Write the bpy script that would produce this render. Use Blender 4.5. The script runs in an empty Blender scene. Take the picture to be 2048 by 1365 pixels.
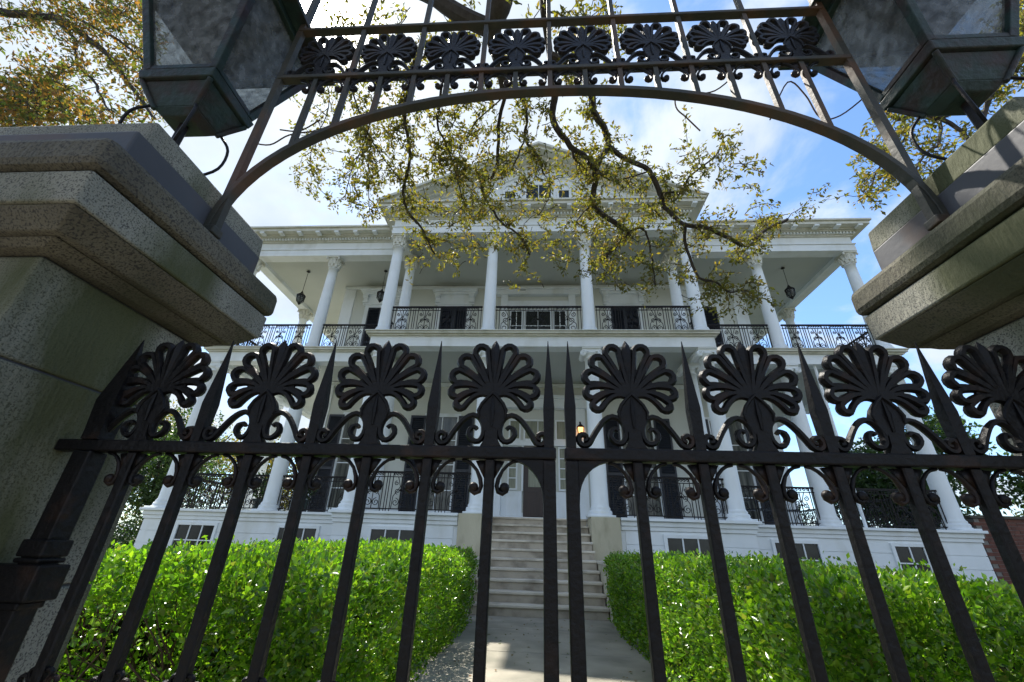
import bpy, math, random
import numpy as np
from mathutils import Vector, Matrix
random.seed(7); rng = np.random.default_rng(7)
C = bpy.context.scene.collection
S = bpy.context.scene
rad = math.radians

# ------------------------------------------------------------------ camera
F_PX, PITCH, YAW, ROLL, EYE = 830.0, 26.4, -3.8, 1.85, 1.05
th, ps, ro = rad(PITCH), rad(YAW), rad(ROLL)
cF = Vector((math.sin(ps)*math.cos(th), math.cos(ps)*math.cos(th), math.sin(th)))
cR = Vector((math.cos(ps), -math.sin(ps), 0)); cU = cR.cross(cF)
cR, cU = math.cos(ro)*cR+math.sin(ro)*cU, -math.sin(ro)*cR+math.cos(ro)*cU
cam_d = bpy.data.cameras.new('camera'); cam = bpy.data.objects.new('camera', cam_d); C.objects.link(cam)
cam_d.sensor_width = 36; cam_d.lens = 36*F_PX/2048; cam_d.clip_start = 0.02; cam_d.clip_end = 2000
M = Matrix.Identity(4)
for i in range(3):
    M[i][0], M[i][1], M[i][2] = cR[i], cU[i], -cF[i]
M[2][3] = EYE
cam.matrix_world = M
S.camera = cam

def at(px, py, Y):
    """world point that stands Y metres in front of the camera's spot, seen at photo pixel px, py"""
    d = (px-1024)*cR - (py-682.5)*cU + F_PX*cF
    t = Y/d.y
    return Vector((d.x*t, Y, EYE+d.z*t))

# ------------------------------------------------------------------ world and sun
SUN = Vector((-0.375, 0.374, 0.848)).normalized()
el, az = math.asin(SUN.z), math.atan2(SUN.x, SUN.y)
W = bpy.data.worlds.new('World'); S.world = W; W.use_nodes = True
nt = W.node_tree; nt.nodes.clear()
def N(t, **kw):
    n = nt.nodes.new(t)
    for k, v in kw.items(): setattr(n, k, v)
    return n
lk = lambda a, b: nt.links.new(a, b)
out = N('ShaderNodeOutputWorld'); bg = N('ShaderNodeBackground'); bg.inputs[1].default_value = 0.15
sky = N('ShaderNodeTexSky'); sky.sky_type = 'NISHITA'; sky.sun_disc = False
sky.sun_elevation = el; sky.sun_rotation = az % (2*math.pi)
sky.air_density = 1.0; sky.dust_density = 0.4; sky.ozone_density = 2.5
tc = N('ShaderNodeTexCoord'); sep = N('ShaderNodeSeparateXYZ'); lk(tc.outputs['Generated'], sep.inputs[0])
def math_n(op, a, b=None, c=None, clamp=False):
    n = N('ShaderNodeMath', operation=op); n.use_clamp = clamp
    for i, v in enumerate((a, b, c)):
        if v is None: continue
        if isinstance(v, (int, float)): n.inputs[i].default_value = v
        else: lk(v, n.inputs[i])
    return n.outputs[0]
zz = math_n('ADD', math_n('MAXIMUM', sep.outputs[2], 0.0), 0.35)
comb = N('ShaderNodeCombineXYZ')
lk(math_n('DIVIDE', sep.outputs[0], zz), comb.inputs[0]); lk(math_n('DIVIDE', sep.outputs[1], zz), comb.inputs[1])
n1 = N('ShaderNodeTexNoise'); n1.inputs['Scale'].default_value = 3.1; n1.inputs['Detail'].default_value = 9; n1.inputs['Roughness'].default_value = .58; n1.inputs['Distortion'].default_value = .35
OFFS = (4.4, -3.0, 2.0)
offn = N('ShaderNodeVectorMath', operation='ADD'); offn.inputs[1].default_value = OFFS; lk(comb.outputs[0], offn.inputs[0])
lk(offn.outputs[0], n1.inputs['Vector'])
dotn = N('ShaderNodeVectorMath', operation='DOT_PRODUCT'); dotn.inputs[1].default_value = SUN; lk(tc.outputs['Generated'], dotn.inputs[0])
dp = math_n('MAXIMUM', dotn.outputs['Value'], 0.0)
cov = math_n('ADD', n1.outputs['Fac'], math_n('MULTIPLY', math_n('SUBTRACT', math_n('POWER', dp, 5.0), .30), 0.30))
low = math_n('MULTIPLY', math_n('SUBTRACT', 1.0, sep.outputs[2], clamp=True), 0.12)
cov = math_n('ADD', cov, low)
cov = math_n('ADD', cov, math_n('MULTIPLY', math_n('MAXIMUM', math_n('MULTIPLY', sep.outputs[1], -1.0), 0.0), 0.15))  # extra unseen cloud behind the camera, added to make the fill light less blue
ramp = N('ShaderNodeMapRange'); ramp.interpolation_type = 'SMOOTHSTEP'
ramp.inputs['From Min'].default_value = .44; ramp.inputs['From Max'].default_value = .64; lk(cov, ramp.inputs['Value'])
n2 = N('ShaderNodeTexNoise'); n2.inputs['Scale'].default_value = 6; n2.inputs['Detail'].default_value = 6; lk(comb.outputs[0], n2.inputs['Vector'])
cc = N('ShaderNodeMix'); cc.data_type = 'RGBA'; lk(n2.outputs['Fac'], cc.inputs[0])
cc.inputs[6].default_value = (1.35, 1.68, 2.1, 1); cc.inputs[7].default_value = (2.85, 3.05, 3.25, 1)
skym = N('ShaderNodeMix'); skym.data_type = 'RGBA'; skym.blend_type = 'MULTIPLY'; skym.inputs[0].default_value = 1
lk(sky.outputs[0], skym.inputs[6]); skym.inputs[7].default_value = (.62, .72, .80, 1)
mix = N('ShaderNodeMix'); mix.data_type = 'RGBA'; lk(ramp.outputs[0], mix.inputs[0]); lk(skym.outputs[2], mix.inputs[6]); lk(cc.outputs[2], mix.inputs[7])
glow = math_n('ADD', math_n('MULTIPLY', math_n('POWER', dp, 900.0), 120.0), math_n('MULTIPLY', math_n('POWER', dp, 70.0), 1.6))
add = N('ShaderNodeVectorMath', operation='ADD'); lk(mix.outputs[2], add.inputs[0])
gs = N('ShaderNodeVectorMath', operation='SCALE'); gs.inputs[0].default_value = (1, .96, .88); lk(glow, gs.inputs['Scale']); lk(gs.outputs[0], add.inputs[1])
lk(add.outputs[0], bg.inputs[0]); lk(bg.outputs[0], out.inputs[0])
ld = bpy.data.lights.new('sun', 'SUN'); ld.energy = 3.7; ld.angle = rad(.6); ld.color = (1, .95, .86)
lo = bpy.data.objects.new('sun', ld); C.objects.link(lo); lo.rotation_euler = SUN.to_track_quat('Z', 'Y').to_euler()
lo.location = (-8, 8, 20)
S.view_settings.view_transform = 'Standard'; S.view_settings.look = 'None'
S.view_settings.exposure = 1.44; S.view_settings.gamma = 1
S.cycles.max_bounces = 8; S.cycles.transparent_max_bounces = 12; S.cycles.diffuse_bounces = 4

# ------------------------------------------------------------------ materials
def mat(name, c1, c2=None, scale=6, rough=.6, metal=0, bump=0, bscale=60, stain=None, sscale=1.5, sthr=(.5, .7), samt=.7,
        speck=None, pscale=120, pthr=(.55, .62), stretch=(1, 1, 1), emit=None, spec=None):
    m = bpy.data.materials.new(name); m.use_nodes = True; t = m.node_tree; b = t.nodes['Principled BSDF']
    tcn = t.nodes.new('ShaderNodeTexCoord'); mp = t.nodes.new('ShaderNodeMapping'); mp.inputs['Scale'].default_value = stretch
    t.links.new(tcn.outputs['Object'], mp.inputs[0])
    def noise(sc, det=5, vec=mp.outputs[0]):
        n = t.nodes.new('ShaderNodeTexNoise'); n.inputs['Scale'].default_value = sc; n.inputs['Detail'].default_value = det
        t.links.new(vec, n.inputs['Vector']); return n.outputs['Fac']
    def rampn(f, a, b_):
        r = t.nodes.new('ShaderNodeMapRange'); r.inputs['From Min'].default_value = a; r.inputs['From Max'].default_value = b_
        t.links.new(f, r.inputs['Value']); return r.outputs[0]
    def mixc(f, A, B):
        x = t.nodes.new('ShaderNodeMix'); x.data_type = 'RGBA'
        t.links.new(f, x.inputs[0])
        for i, v in ((6, A), (7, B)):
            if isinstance(v, tuple): x.inputs[i].default_value = (*v, 1)
            else: t.links.new(v, x.inputs[i])
        return x.outputs[2]
    col = mixc(rampn(noise(scale), .3, .7), c1, c2 or tuple(.8*v for v in c1))
    if speck is not None:
        col = mixc(rampn(noise(pscale, 2, tcn.outputs['Object']), *pthr), col, speck)
    if stain is not None:
        f = t.nodes.new('ShaderNodeMath'); f.operation = 'MULTIPLY'; f.inputs[1].default_value = samt
        t.links.new(rampn(noise(sscale, 6), *sthr), f.inputs[0]); col = mixc(f.outputs[0], col, stain)
    t.links.new(col, b.inputs['Base Color'])
    b.inputs['Roughness'].default_value = rough; b.inputs['Metallic'].default_value = metal
    if spec is not None: b.inputs['Specular IOR Level'].default_value = spec
    if bump:
        bn = t.nodes.new('ShaderNodeBump'); bn.inputs['Strength'].default_value = bump; bn.inputs['Distance'].default_value = .01
        t.links.new(noise(bscale, 4), bn.inputs['Height']); t.links.new(bn.outputs[0], b.inputs['Normal'])
    if emit: b.inputs['Emission Color'].default_value = (*emit[:3], 1); b.inputs['Emission Strength'].default_value = emit[3]
    return m
def leafmat(name, cols, trans=.5, rough=.4, tm=(2.2, 2.4, 1.1), patch=None):
    m = bpy.data.materials.new(name); m.use_nodes = True; t = m.node_tree; t.nodes.clear()
    o = t.nodes.new('ShaderNodeOutputMaterial'); g = t.nodes.new('ShaderNodeNewGeometry'); r = t.nodes.new('ShaderNodeValToRGB')
    t.links.new(g.outputs['Random Per Island'], r.inputs[0])
    while len(r.color_ramp.elements) < len(cols): r.color_ramp.elements.new(.5)
    for i, c in enumerate(cols):
        r.color_ramp.elements[i].position = i/(len(cols)-1); r.color_ramp.elements[i].color = (*c, 1)
    p = t.nodes.new('ShaderNodeBsdfPrincipled'); p.inputs['Roughness'].default_value = rough
    tr = t.nodes.new('ShaderNodeBsdfTranslucent'); ms = t.nodes.new('ShaderNodeMixShader'); ms.inputs[0].default_value = trans
    tcol = t.nodes.new('ShaderNodeMix'); tcol.data_type = 'RGBA'; tcol.blend_type = 'MULTIPLY'; tcol.inputs[0].default_value = 1
    src = r.outputs[0]
    if patch:
        tcn = t.nodes.new('ShaderNodeTexCoord'); nz = t.nodes.new('ShaderNodeTexNoise'); nz.inputs['Scale'].default_value = 2.6; nz.inputs['Detail'].default_value = 5
        t.links.new(tcn.outputs['Object'], nz.inputs['Vector']); mr = t.nodes.new('ShaderNodeMapRange'); mr.inputs['From Min'].default_value = .38; mr.inputs['From Max'].default_value = .62
        t.links.new(nz.outputs['Fac'], mr.inputs['Value']); px_ = t.nodes.new('ShaderNodeMix'); px_.data_type = 'RGBA'; px_.blend_type = 'MULTIPLY'; px_.inputs[7].default_value = (*patch, 1)
        t.links.new(mr.outputs[0], px_.inputs[0]); t.links.new(src, px_.inputs[6]); src = px_.outputs[2]
    t.links.new(src, tcol.inputs[6]); tcol.inputs[7].default_value = (*tm, 1)
    t.links.new(src, p.inputs['Base Color']); t.links.new(tcol.outputs[2], tr.inputs[0])
    t.links.new(p.outputs[0], ms.inputs[1]); t.links.new(tr.outputs[0], ms.inputs[2]); t.links.new(ms.outputs[0], o.inputs[0])
    return m
IRON = mat('black iron paint', (.004, .0035, .004), (.008, .0065, .0065), 14, .45, 0, .35, 70, stain=(.045, .022, .013), sscale=11, sthr=(.56, .70), samt=.5, spec=.2)
IRONG = mat('weathered green iron', (.022, .025, .020), (.048, .041, .030), 7, .6, 0, .3, 45, stain=(.10, .045, .02), sscale=5, sthr=(.50, .66), samt=.7, spec=.35)
COPPER = mat('verdigris lantern metal', (.006, .014, .012), (.02, .04, .034), 9, .5, 0, .5, 40, stain=(.03, .012, .010), sscale=8, sthr=(.46, .62), samt=.8, spec=.3)
GRAN = mat('speckled granite', (.25, .245, .20), (.155, .15, .12), 5.0, .85, 0, .5, 90, stain=(.042, .048, .010), sscale=2.3, sthr=(.44, .55), samt=.9,
           speck=(.055, .052, .046), pscale=230, pthr=(.50, .65), stretch=(1, 1, .3))
GRAND = mat('mossy brown granite', (.125, .112, .078), (.055, .048, .034), 4.2, .85, 0, .5, 90, stain=(.028, .034, .010), sscale=2.2, sthr=(.44, .60), samt=.9,
            speck=(.03, .025, .02), pscale=190, pthr=(.48, .64), stretch=(1, 1, .4))
LEAD = mat('smooth grey cap stone', (.055, .056, .064), (.04, .04, .046), 3, .6, 0, .1, 40, stain=(.085, .04, .018), sscale=2.5, sthr=(.55, .68))
WHITE = mat('white house paint', (.84, .87, .88), (.77, .81, .82), 1.4, .55, 0, .1, 30, stain=(.50, .49, .40), sscale=2.2, sthr=(.50, .75), samt=.4, stretch=(1, 1, .45))
WALL = mat('cream painted wall', (.66, .67, .60), (.60, .61, .55), 1.0, .7, 0, .15, 40)
CEIL = mat('pale gallery ceiling', (.53, .55, .51), (.48, .50, .46), .8, .6, 0, .1, 30)
CORN = mat('weathered cream cornice', (.72, .71, .63), (.60, .59, .51), 2.0, .65, 0, .1, 40, stain=(.25, .26, .15), sscale=3, sthr=(.5, .75), samt=.5)
STONE = mat('limestone steps', (.62, .56, .45), (.50, .45, .36), 2.6, .8, 0, .35, 40, stain=(.20, .165, .12), sscale=2.6, sthr=(.48, .72), samt=.6)
STAIN = mat('stained pedestal stone', (.56, .51, .37), (.45, .41, .29), 1.8, .85, 0, .4, 50, stain=(.22, .19, .12), sscale=3.1, sthr=(.5, .7), samt=.6, stretch=(1, 1, .4))
PATH = mat('worn concrete path', (.35, .32, .255), (.25, .23, .185), 2.5, .9, 0, .12, 50, stain=(.12, .12, .09), sscale=1.4, sthr=(.45, .65), samt=.6)
SOIL = mat('garden soil and turf', (.075, .085, .035), (.05, .04, .025), 3, 1, 0, .8, 20)
SHUT = mat('dark navy louvred paint', (.008, .011, .018), (.014, .017, .026), 5, .4)
GLASS = mat('dark window glass', (.012, .014, .013), (.03, .032, .026), 5.0, .12, 0, spec=.4)
CURT = mat('curtained door glass', (.30, .31, .22), (.16, .17, .11), 7, .25, stretch=(4, 1, .3))
WINC = mat('window glass with curtains behind', (.02, .022, .02), (.17, .17, .14), 3.2, .1, 0, stretch=(3, 1, .25), spec=.5)
WOOD = mat('dark front door wood', (.035, .016, .012), (.02, .01, .008), 5, .35, stretch=(6, 6, .6))
BARK = mat('dark oak bark', (.035, .027, .022), (.06, .05, .042), 14, .95, 0, .9, 40, stretch=(1, 1, .4))
TWIG = mat('brown twigs', (.10, .06, .035), (.05, .03, .02), 14, .9)
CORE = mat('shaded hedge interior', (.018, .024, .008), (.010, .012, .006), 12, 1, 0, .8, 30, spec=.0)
BRICK = mat('old red brick', (.17, .065, .045), (.09, .04, .03), 9, .9, 0, .6, 40)
ROOF = mat('dark slate roof', (.06, .06, .065), (.04, .04, .045), 4, .7)
POT = mat('terracotta glaze', (.03, .05, .05), (.05, .07, .06), 5, .4)
AMB = mat('lit amber glass', (.7, .35, .1), (.7, .4, .15), 4, .3, emit=(1, .45, .15, 1.2))
LAMPG = bpy.data.materials.new('dusty lantern glass'); LAMPG.use_nodes = True
def _lg():
    t = LAMPG.node_tree; b = t.nodes['Principled BSDF']; b.inputs['Base Color'].default_value = (.15, .155, .15, 1); b.inputs['Roughness'].default_value = .25
    tr = t.nodes.new('ShaderNodeBsdfTransparent'); tr.inputs[0].default_value = (.60, .64, .65, 1); mx = t.nodes.new('ShaderNodeMixShader')
    n = t.nodes.new('ShaderNodeTexNoise'); n.inputs['Scale'].default_value = 26; n.inputs['Detail'].default_value = 9
    tcn = t.nodes.new('ShaderNodeTexCoord'); t.links.new(tcn.outputs['Object'], n.inputs['Vector'])
    r = t.nodes.new('ShaderNodeMapRange'); r.inputs['From Min'].default_value = .3; r.inputs['From Max'].default_value = .7
    r.inputs['To Min'].default_value = .25; r.inputs['To Max'].default_value = .80; t.links.new(n.outputs['Fac'], r.inputs['Value'])
    t.links.new(r.outputs[0], mx.inputs[0]); t.links.new(tr.outputs[0], mx.inputs[1]); t.links.new(b.outputs[0], mx.inputs[2])
    t.links.new(mx.outputs[0], t.nodes['Material Output'].inputs[0])
_lg()
HEDGE = leafmat('box hedge leaves', [(.045, .10, .012), (.10, .21, .014), (.17, .31, .02), (.29, .41, .03), (.06, .13, .014), (.14, .25, .018), (.20, .19, .04)], .34, .24, tm=(2.2, 2.6, 1.0), patch=(.62, .70, .66))
OAKL = leafmat('oak leaves', [(.055, .06, .02), (.10, .105, .024), (.17, .165, .03), (.15, .105, .035), (.07, .075, .022)], .44, .6, tm=(2.1, 2.1, .8))
AUTL = leafmat('russet leaves', [(.05, .075, .02), (.085, .10, .025), (.16, .10, .03), (.20, .09, .03), (.06, .08, .02)], .48, .6, tm=(2.0, 2.1, .9))
DARKL = leafmat('dark evergreen leaves', [(.02, .045, .012), (.035, .07, .018), (.05, .085, .022), (.03, .06, .02)], .35, .4)

# ------------------------------------------------------------------ building helpers
class MB:
    def __init__(s): s.v = []; s.f = []
    def box(s, x0, x1, y0, y1, z0, z1):
        n = len(s.v)
        s.v += [(x0, y0, z0), (x1, y0, z0), (x1, y1, z0), (x0, y1, z0), (x0, y0, z1), (x1, y0, z1), (x1, y1, z1), (x0, y1, z1)]
        s.f += [tuple(n+i for i in q) for q in ((0, 3, 2, 1), (4, 5, 6, 7), (0, 1, 5, 4), (1, 2, 6, 5), (2, 3, 7, 6), (3, 0, 4, 7))]; return s
    def frust(s, c0, h0, c1, h1):
        n = len(s.v)
        for c, h in ((c0, h0), (c1, h1)):
            for a, b in ((-1, -1), (1, -1), (1, 1), (-1, 1)): s.v.append((c[0]+a*h[0], c[1]+b*h[1], c[2]))
        s.f += [tuple(n+i for i in q) for q in ((0, 3, 2, 1), (4, 5, 6, 7), (0, 1, 5, 4), (1, 2, 6, 5), (2, 3, 7, 6), (3, 0, 4, 7))]; return s
    def quad(s, a, b, c, d):
        n = len(s.v); s.v += [tuple(a), tuple(b), tuple(c), tuple(d)]; s.f.append((n, n+1, n+2, n+3)); return s
    def tube(s, P, r, n=6, ref=None, cap=True, flat=1.0):
        P = [Vector(p) for p in P]; k = len(P)
        R = r if isinstance(r, (list, tuple)) else [r]*k
        base = len(s.v); ref = Vector(ref) if ref else None; prev = None
        for i in range(k):
            t = (P[min(i+1, k-1)]-P[max(i-1, 0)])
            if t.length < 1e-9: t = Vector((0, 0, 1))
            t.normalize()
            if ref is not None: u = ref-t*ref.dot(t)
            elif prev is None:
                a = Vector((0, 0, 1)) if abs(t.z) < .9 else Vector((1, 0, 0)); u = a-t*a.dot(t)
            else: u = prev-t*prev.dot(t)
            if u.length < 1e-6: u = t.orthogonal()
            u.normalize(); prev = u; w = t.cross(u)
            for j in range(n):
                a = 2*math.pi*(j+.5)/n; q = P[i]+R[i]*(math.cos(a)*u*flat+math.sin(a)*w); s.v.append(tuple(q))
        for i in range(k-1):
            for j in range(n):
                a = base+i*n+j; b = base+i*n+(j+1) % n; s.f.append((a, b, b+n, a+n))
        if cap:
            s.f.append(tuple(base+j for j in range(n))[::-1]); s.f.append(tuple(base+(k-1)*n+j for j in range(n)))
        return s
    def lathe(s, prof, c, n=16):
        base = len(s.v); k = len(prof)
        for r, z in prof:
            for j in range(n):
                a = 2*math.pi*j/n; s.v.append((c[0]+r*math.cos(a), c[1]+r*math.sin(a), c[2]+z))
        for i in range(k-1):
            for j in range(n):
                a = base+i*n+j; b = base+i*n+(j+1) % n; s.f.append((a, b, b+n, a+n))
        s.f.append(tuple(base+j for j in range(n))[::-1]); s.f.append(tuple(base+(k-1)*n+j for j in range(n))); return s
    def prism(s, poly, y0, y1):
        n = len(s.v); k = len(poly)
        for y in (y0, y1):
            for x, z in poly: s.v.append((x, y, z))
        s.f.append(tuple(n+i for i in range(k))); s.f.append(tuple(n+k+i for i in range(k))[::-1])
        for i in range(k):
            j = (i+1) % k; s.f.append((n+i, n+k+i, n+k+j, n+j))
        return s
    def ball(s, c, r, n=8):
        prof = [(max(r*math.sin(math.pi*i/6), 1e-4), -r*math.cos(math.pi*i/6)) for i in range(7)]; return s.lathe(prof, c, n)
    def mesh(s, name, m, smooth=False, off=(0, 0, 0)):
        me = bpy.data.meshes.new(name)
        me.from_pydata([(v[0]-off[0], v[1]-off[1], v[2]-off[2]) for v in s.v], [], s.f); me.materials.append(m)
        if smooth: me.shade_smooth()
        me.update(); return me
    def build(s, name, m, parent=None, smooth=False, bevel=0):
        off = worldloc(parent) if parent else (0, 0, 0)
        if not parent:
            A = np.array(s.v); off = tuple((A.min(0)+A.max(0))/2); off = (off[0], off[1], float(A[:, 2].min()))
        me = s.mesh(name, m, smooth, off); o = bpy.data.objects.new(name, me); C.objects.link(o)
        if parent: o.parent = parent
        else: o.location = off
        if smooth: 
            try: me.set_sharp_from_angle(angle=rad(40))
            except Exception: pass
        if bevel:
            b = o.modifiers.new('bevel', 'BEVEL'); b.width = bevel; b.segments = 2; b.limit_method = 'ANGLE'; b.angle_limit = rad(40)
        return o
def sharp(me):
    me.set_sharp_from_angle(angle=rad(38)); return me
def worldloc(o):
    l = Vector((0, 0, 0))
    while o: l += o.location; o = o.parent
    return tuple(l)
def inst(name, me, loc, parent, rz=0, sc=1):
    o = bpy.data.objects.new(name, me); C.objects.link(o); o.parent = parent
    w = worldloc(parent) if parent else (0, 0, 0)
    o.location = (loc[0]-w[0], loc[1]-w[1], loc[2]-w[2]); o.rotation_euler.z = rz
    if sc != 1: o.scale = (sc, sc, sc)
    return o
def thing(name, label, cat, loc=(0, 0, 0), group=None):
    o = bpy.data.objects.new(name, None); C.objects.link(o); o.location = loc; o.empty_display_size = .2
    o['label'] = label; o['category'] = cat
    if group: o['group'] = group
    return o
def tag(o, label, cat, group=None):
    o['label'] = label; o['category'] = cat
    if group: o['group'] = group
    return o
def struct(o): o['kind'] = 'structure'; return o
def leaves(name, P, D, Nn, L, wr, m, parent):
    P = np.asarray(P, float); n = len(P)
    D = D/np.linalg.norm(D, axis=1, keepdims=True); Sd = np.cross(D, Nn); Sd /= (np.linalg.norm(Sd, axis=1, keepdims=True)+1e-9)
    Nn = np.cross(Sd, D); L = L[:, None]
    P = P-np.array(worldloc(parent) if parent else (0, 0, 0))
    V = np.empty((n, 4, 3)); V[:, 0] = P; V[:, 1] = P+D*L*.5+Sd*L*wr*.5+Nn*L*.10; V[:, 2] = P+D*L; V[:, 3] = P+D*L*.5-Sd*L*wr*.5+Nn*L*.10
    me = bpy.data.meshes.new(name); me.vertices.add(n*4); me.vertices.foreach_set('co', V.reshape(-1))
    idx = (np.arange(n)[:, None]*4+np.array([0, 1, 2, 0, 2, 3])[None]).reshape(-1).astype(np.int32)
    me.loops.add(n*6); me.loops.foreach_set('vertex_index', idx)
    me.polygons.add(n*2); me.polygons.foreach_set('loop_start', (np.arange(n*2)*3).astype(np.int32))
    me.update(calc_edges=True); me.validate(); me.materials.append(m)
    o = bpy.data.objects.new(name, me); C.objects.link(o)
    if parent: o.parent = parent
    return o
def rnd(n): 
    v = rng.normal(size=(n, 3)); return v/np.linalg.norm(v, axis=1, keepdims=True)

def catmull(P, n=5):
    P = [Vector(p) for p in P]; out_ = []
    for i in range(len(P)-1):
        a, b, c, d = P[max(i-1, 0)], P[i], P[i+1], P[min(i+2, len(P)-1)]
        for k in range(n):
            t = k/n; out_.append(.5*((2*b)+(c-a)*t+(2*a-5*b+4*c-d)*t*t+(3*b-a-3*c+d)*t**3))
    return out_+[P[-1]]
# ------------------------------------------------------------------ ground
XC = .05
g = MB().box(-300, 300, -200, 400, -1.0, -.02); struct(g.build('ground', SOIL))
p = MB()
for a, b in ((1.35, 2.75), (2.765, 4.2), (4.215, 5.7), (5.715, 7.2), (7.215, 8.6)): p.box(XC-1.3, XC+1.3, a, b, -.02, .0)
struct(p.build('path', PATH, bevel=.006))
p = MB()
for i in range(-8, 9): p.box(i*1.5+.007, i*1.5+1.493, -1.8, 1.343, -.02, -.004)
struct(p.build('pavement', PATH, bevel=.006))
struct(MB().box(-200, 200, -10, -2.2, -.02, -.012).build('road', mat('asphalt', (.05, .05, .05), (.04, .04, .042), 20, .9, 0, .5, 80)))

# ------------------------------------------------------------------ gate piers
PX = .06
def pier(sd, label):
    X = lambda d: PX+sd*d
    r = thing('gate_pier', label, 'stone pillar', (X(1.52), 1.0, 0), 'granite gate piers')
    def bx(mb, d0, d1, y0, y1, z0, z1): mb.box(min(X(d0), X(d1)), max(X(d0), X(d1)), y0, y1, z0, z1)
    zs = [0, .45, .93, 1.40, 1.655]
    m = MB()
    for a, b in zip(zs, zs[1:]): bx(m, 1.262, 1.77, .752, 1.246, a+.0025, b-.0025)
    m.build('shaft', GRAN, r, bevel=.006)
    m = MB(); bx(m, 1.27, 1.762, .76, 1.238, 0, 1.66); m.build('mortar_core', LEAD, r)
    m = MB(); cx = X(1.516); cy = 1.0
    m.frust((cx, cy, 1.657), (.285, .275), (cx, cy, 1.675), (.325, .295)); m.frust((cx, cy, 1.677), (.345, .31), (cx, cy, 1.725), (.40, .345))
    m.build('neck_moulding', GRAND, r, bevel=.004)
    m = MB(); m.frust((cx, cy, 1.727), (.406, .352), (cx, cy, 1.82), (.410, .356)); m.build('capital', GRAN, r, bevel=.006)
    m = MB(); m.box(cx-.425, cx+.425, cy-.371, cy+.371, 1.828, 1.925); m.build('cornice', GRAND, r, bevel=.022)
    m = MB(); m.box(cx-.375, cx+.375, cy-.30, cy+.255, 1.925, 2.035); m.build('plinth', LEAD, r, bevel=.006)
    m = MB(); m.frust((cx, cy, 2.035), (.365, .268), (cx, cy, 2.125), (.36, .262)); m.frust((cx, cy, 2.127), (.34, .25), (cx, cy, 2.145), (.10, .10)); m.build('top_block', GRAN, r, bevel=.008)
    # hinge strap of the gate let into the pier
    m = MB(); bx(m, 1.13, 1.28, .965, 1.035, .915, .985); m.build('hinge_strap', IRON, r, bevel=.004)
    return r
pier(-1, 'mossy speckled granite gate pier on the left side of the gate')
pier(1, 'speckled granite gate pier on the right side of the gate')

# ------------------------------------------------------------------ lanterns on the piers
def big_lantern(sd, label):
    cx, cy = PX+sd*1.425, 1.0
    r = thing('pier_lantern', label, 'lantern', (cx, cy, 2.14), 'glass lanterns on the gate piers')
    z0, z1 = 2.655, 3.12; hb = (.132, .100); ht = (.245, .215)
    def corner(a, b, t, e=0): return Vector((cx+a*(hb[0]+(ht[0]-hb[0])*t+e), cy+b*(hb[1]+(ht[1]-hb[1])*t+e), z0+(z1-z0)*t))
    fr = MB()
    cs = [(-1, -1), (1, -1), (1, 1), (-1, 1)]
    for i in range(4):
        fr.tube([corner(*cs[i], 0), corner(*cs[i], 1)], .021, 4)
        fr.tube([corner(*cs[i], .02), corner(*cs[(i+1) % 4], .02)], .017, 4)
        fr.tube([corner(*cs[i], 1), corner(*cs[(i+1) % 4], 1)], .022, 4)
    fr.build('frame', COPPER, r, bevel=.003)
    for i in range(4):
        a, b = cs[i], cs[(i+1) % 4]
        MB().quad(corner(*a, .0, -.004), corner(*b, .0, -.004), corner(*b, 1, -.004), corner(*a, 1, -.004)).build('pane', LAMPG, r)
    b = MB(); b.frust((cx, cy, 2.47), (.055, .045), (cx, cy, 2.50), (.085, .065)); b.frust((cx, cy, 2.502), (.082, .062), (cx, cy, 2.60), (.132, .100)); b.frust((cx, cy, 2.602), (.146, .113), (cx, cy, 2.64), (.154, .121))
    for a, e in cs: b.tube([(cx+a*.138, cy+e*.104, 2.60), (cx+a*.10, cy+e*.075, 2.53), (cx+a*.078, cy+e*.06, 2.49)], .011, 5)
    b.build('base_tray', COPPER, r, bevel=.004)
    k = MB()
    for a, e in cs:
        k.tube(catmull([(cx+a*.02, cy+e*.02, 2.14), (cx+a*.03, cy+e*.03, 2.2), (cx+a*.07, cy+e*.06, 2.26), (cx+a*.12, cy+e*.09, 2.34), (cx+a*.125, cy+e*.09, 2.44), (cx+a*.09, cy+e*.068, 2.50), (cx+a*.07, cy+e*.055, 2.53)], 4), .0055, 6)
    k.tube([(cx, cy, 2.13), (cx, cy, 2.5)], .016, 8)
    k.build('scroll_stand', IRON, r, smooth=True)
    rf = MB(); rf.frust((cx, cy, z1+.015), (.33, .27), (cx, cy, z1+.04), (.33, .27)); rf.frust((cx, cy, z1+.042), (.30, .25), (cx, cy, z1+.26), (.09, .08))
    rf.frust((cx, cy, z1+.262), (.10, .09), (cx, cy, z1+.34), (.10, .09)); rf.ball((cx, cy, z1+.38), .05, 10); rf.build('roof', COPPER, r, bevel=.004)
    f = MB().tube([(cx, cy, 2.64), (cx, cy, 2.86)], .014, 8); f.lathe([(.02, 0), (.035, .03), (.04, .08), (.025, .13), (.01, .15)], (cx, cy, 2.86), 10); f.build('burner', COPPER, r, smooth=True)
big_lantern(-1, 'square verdigris lantern on the left pier, sun glare at its right side')
big_lantern(1, 'square verdigris lantern on the right pier against blue sky')

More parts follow.
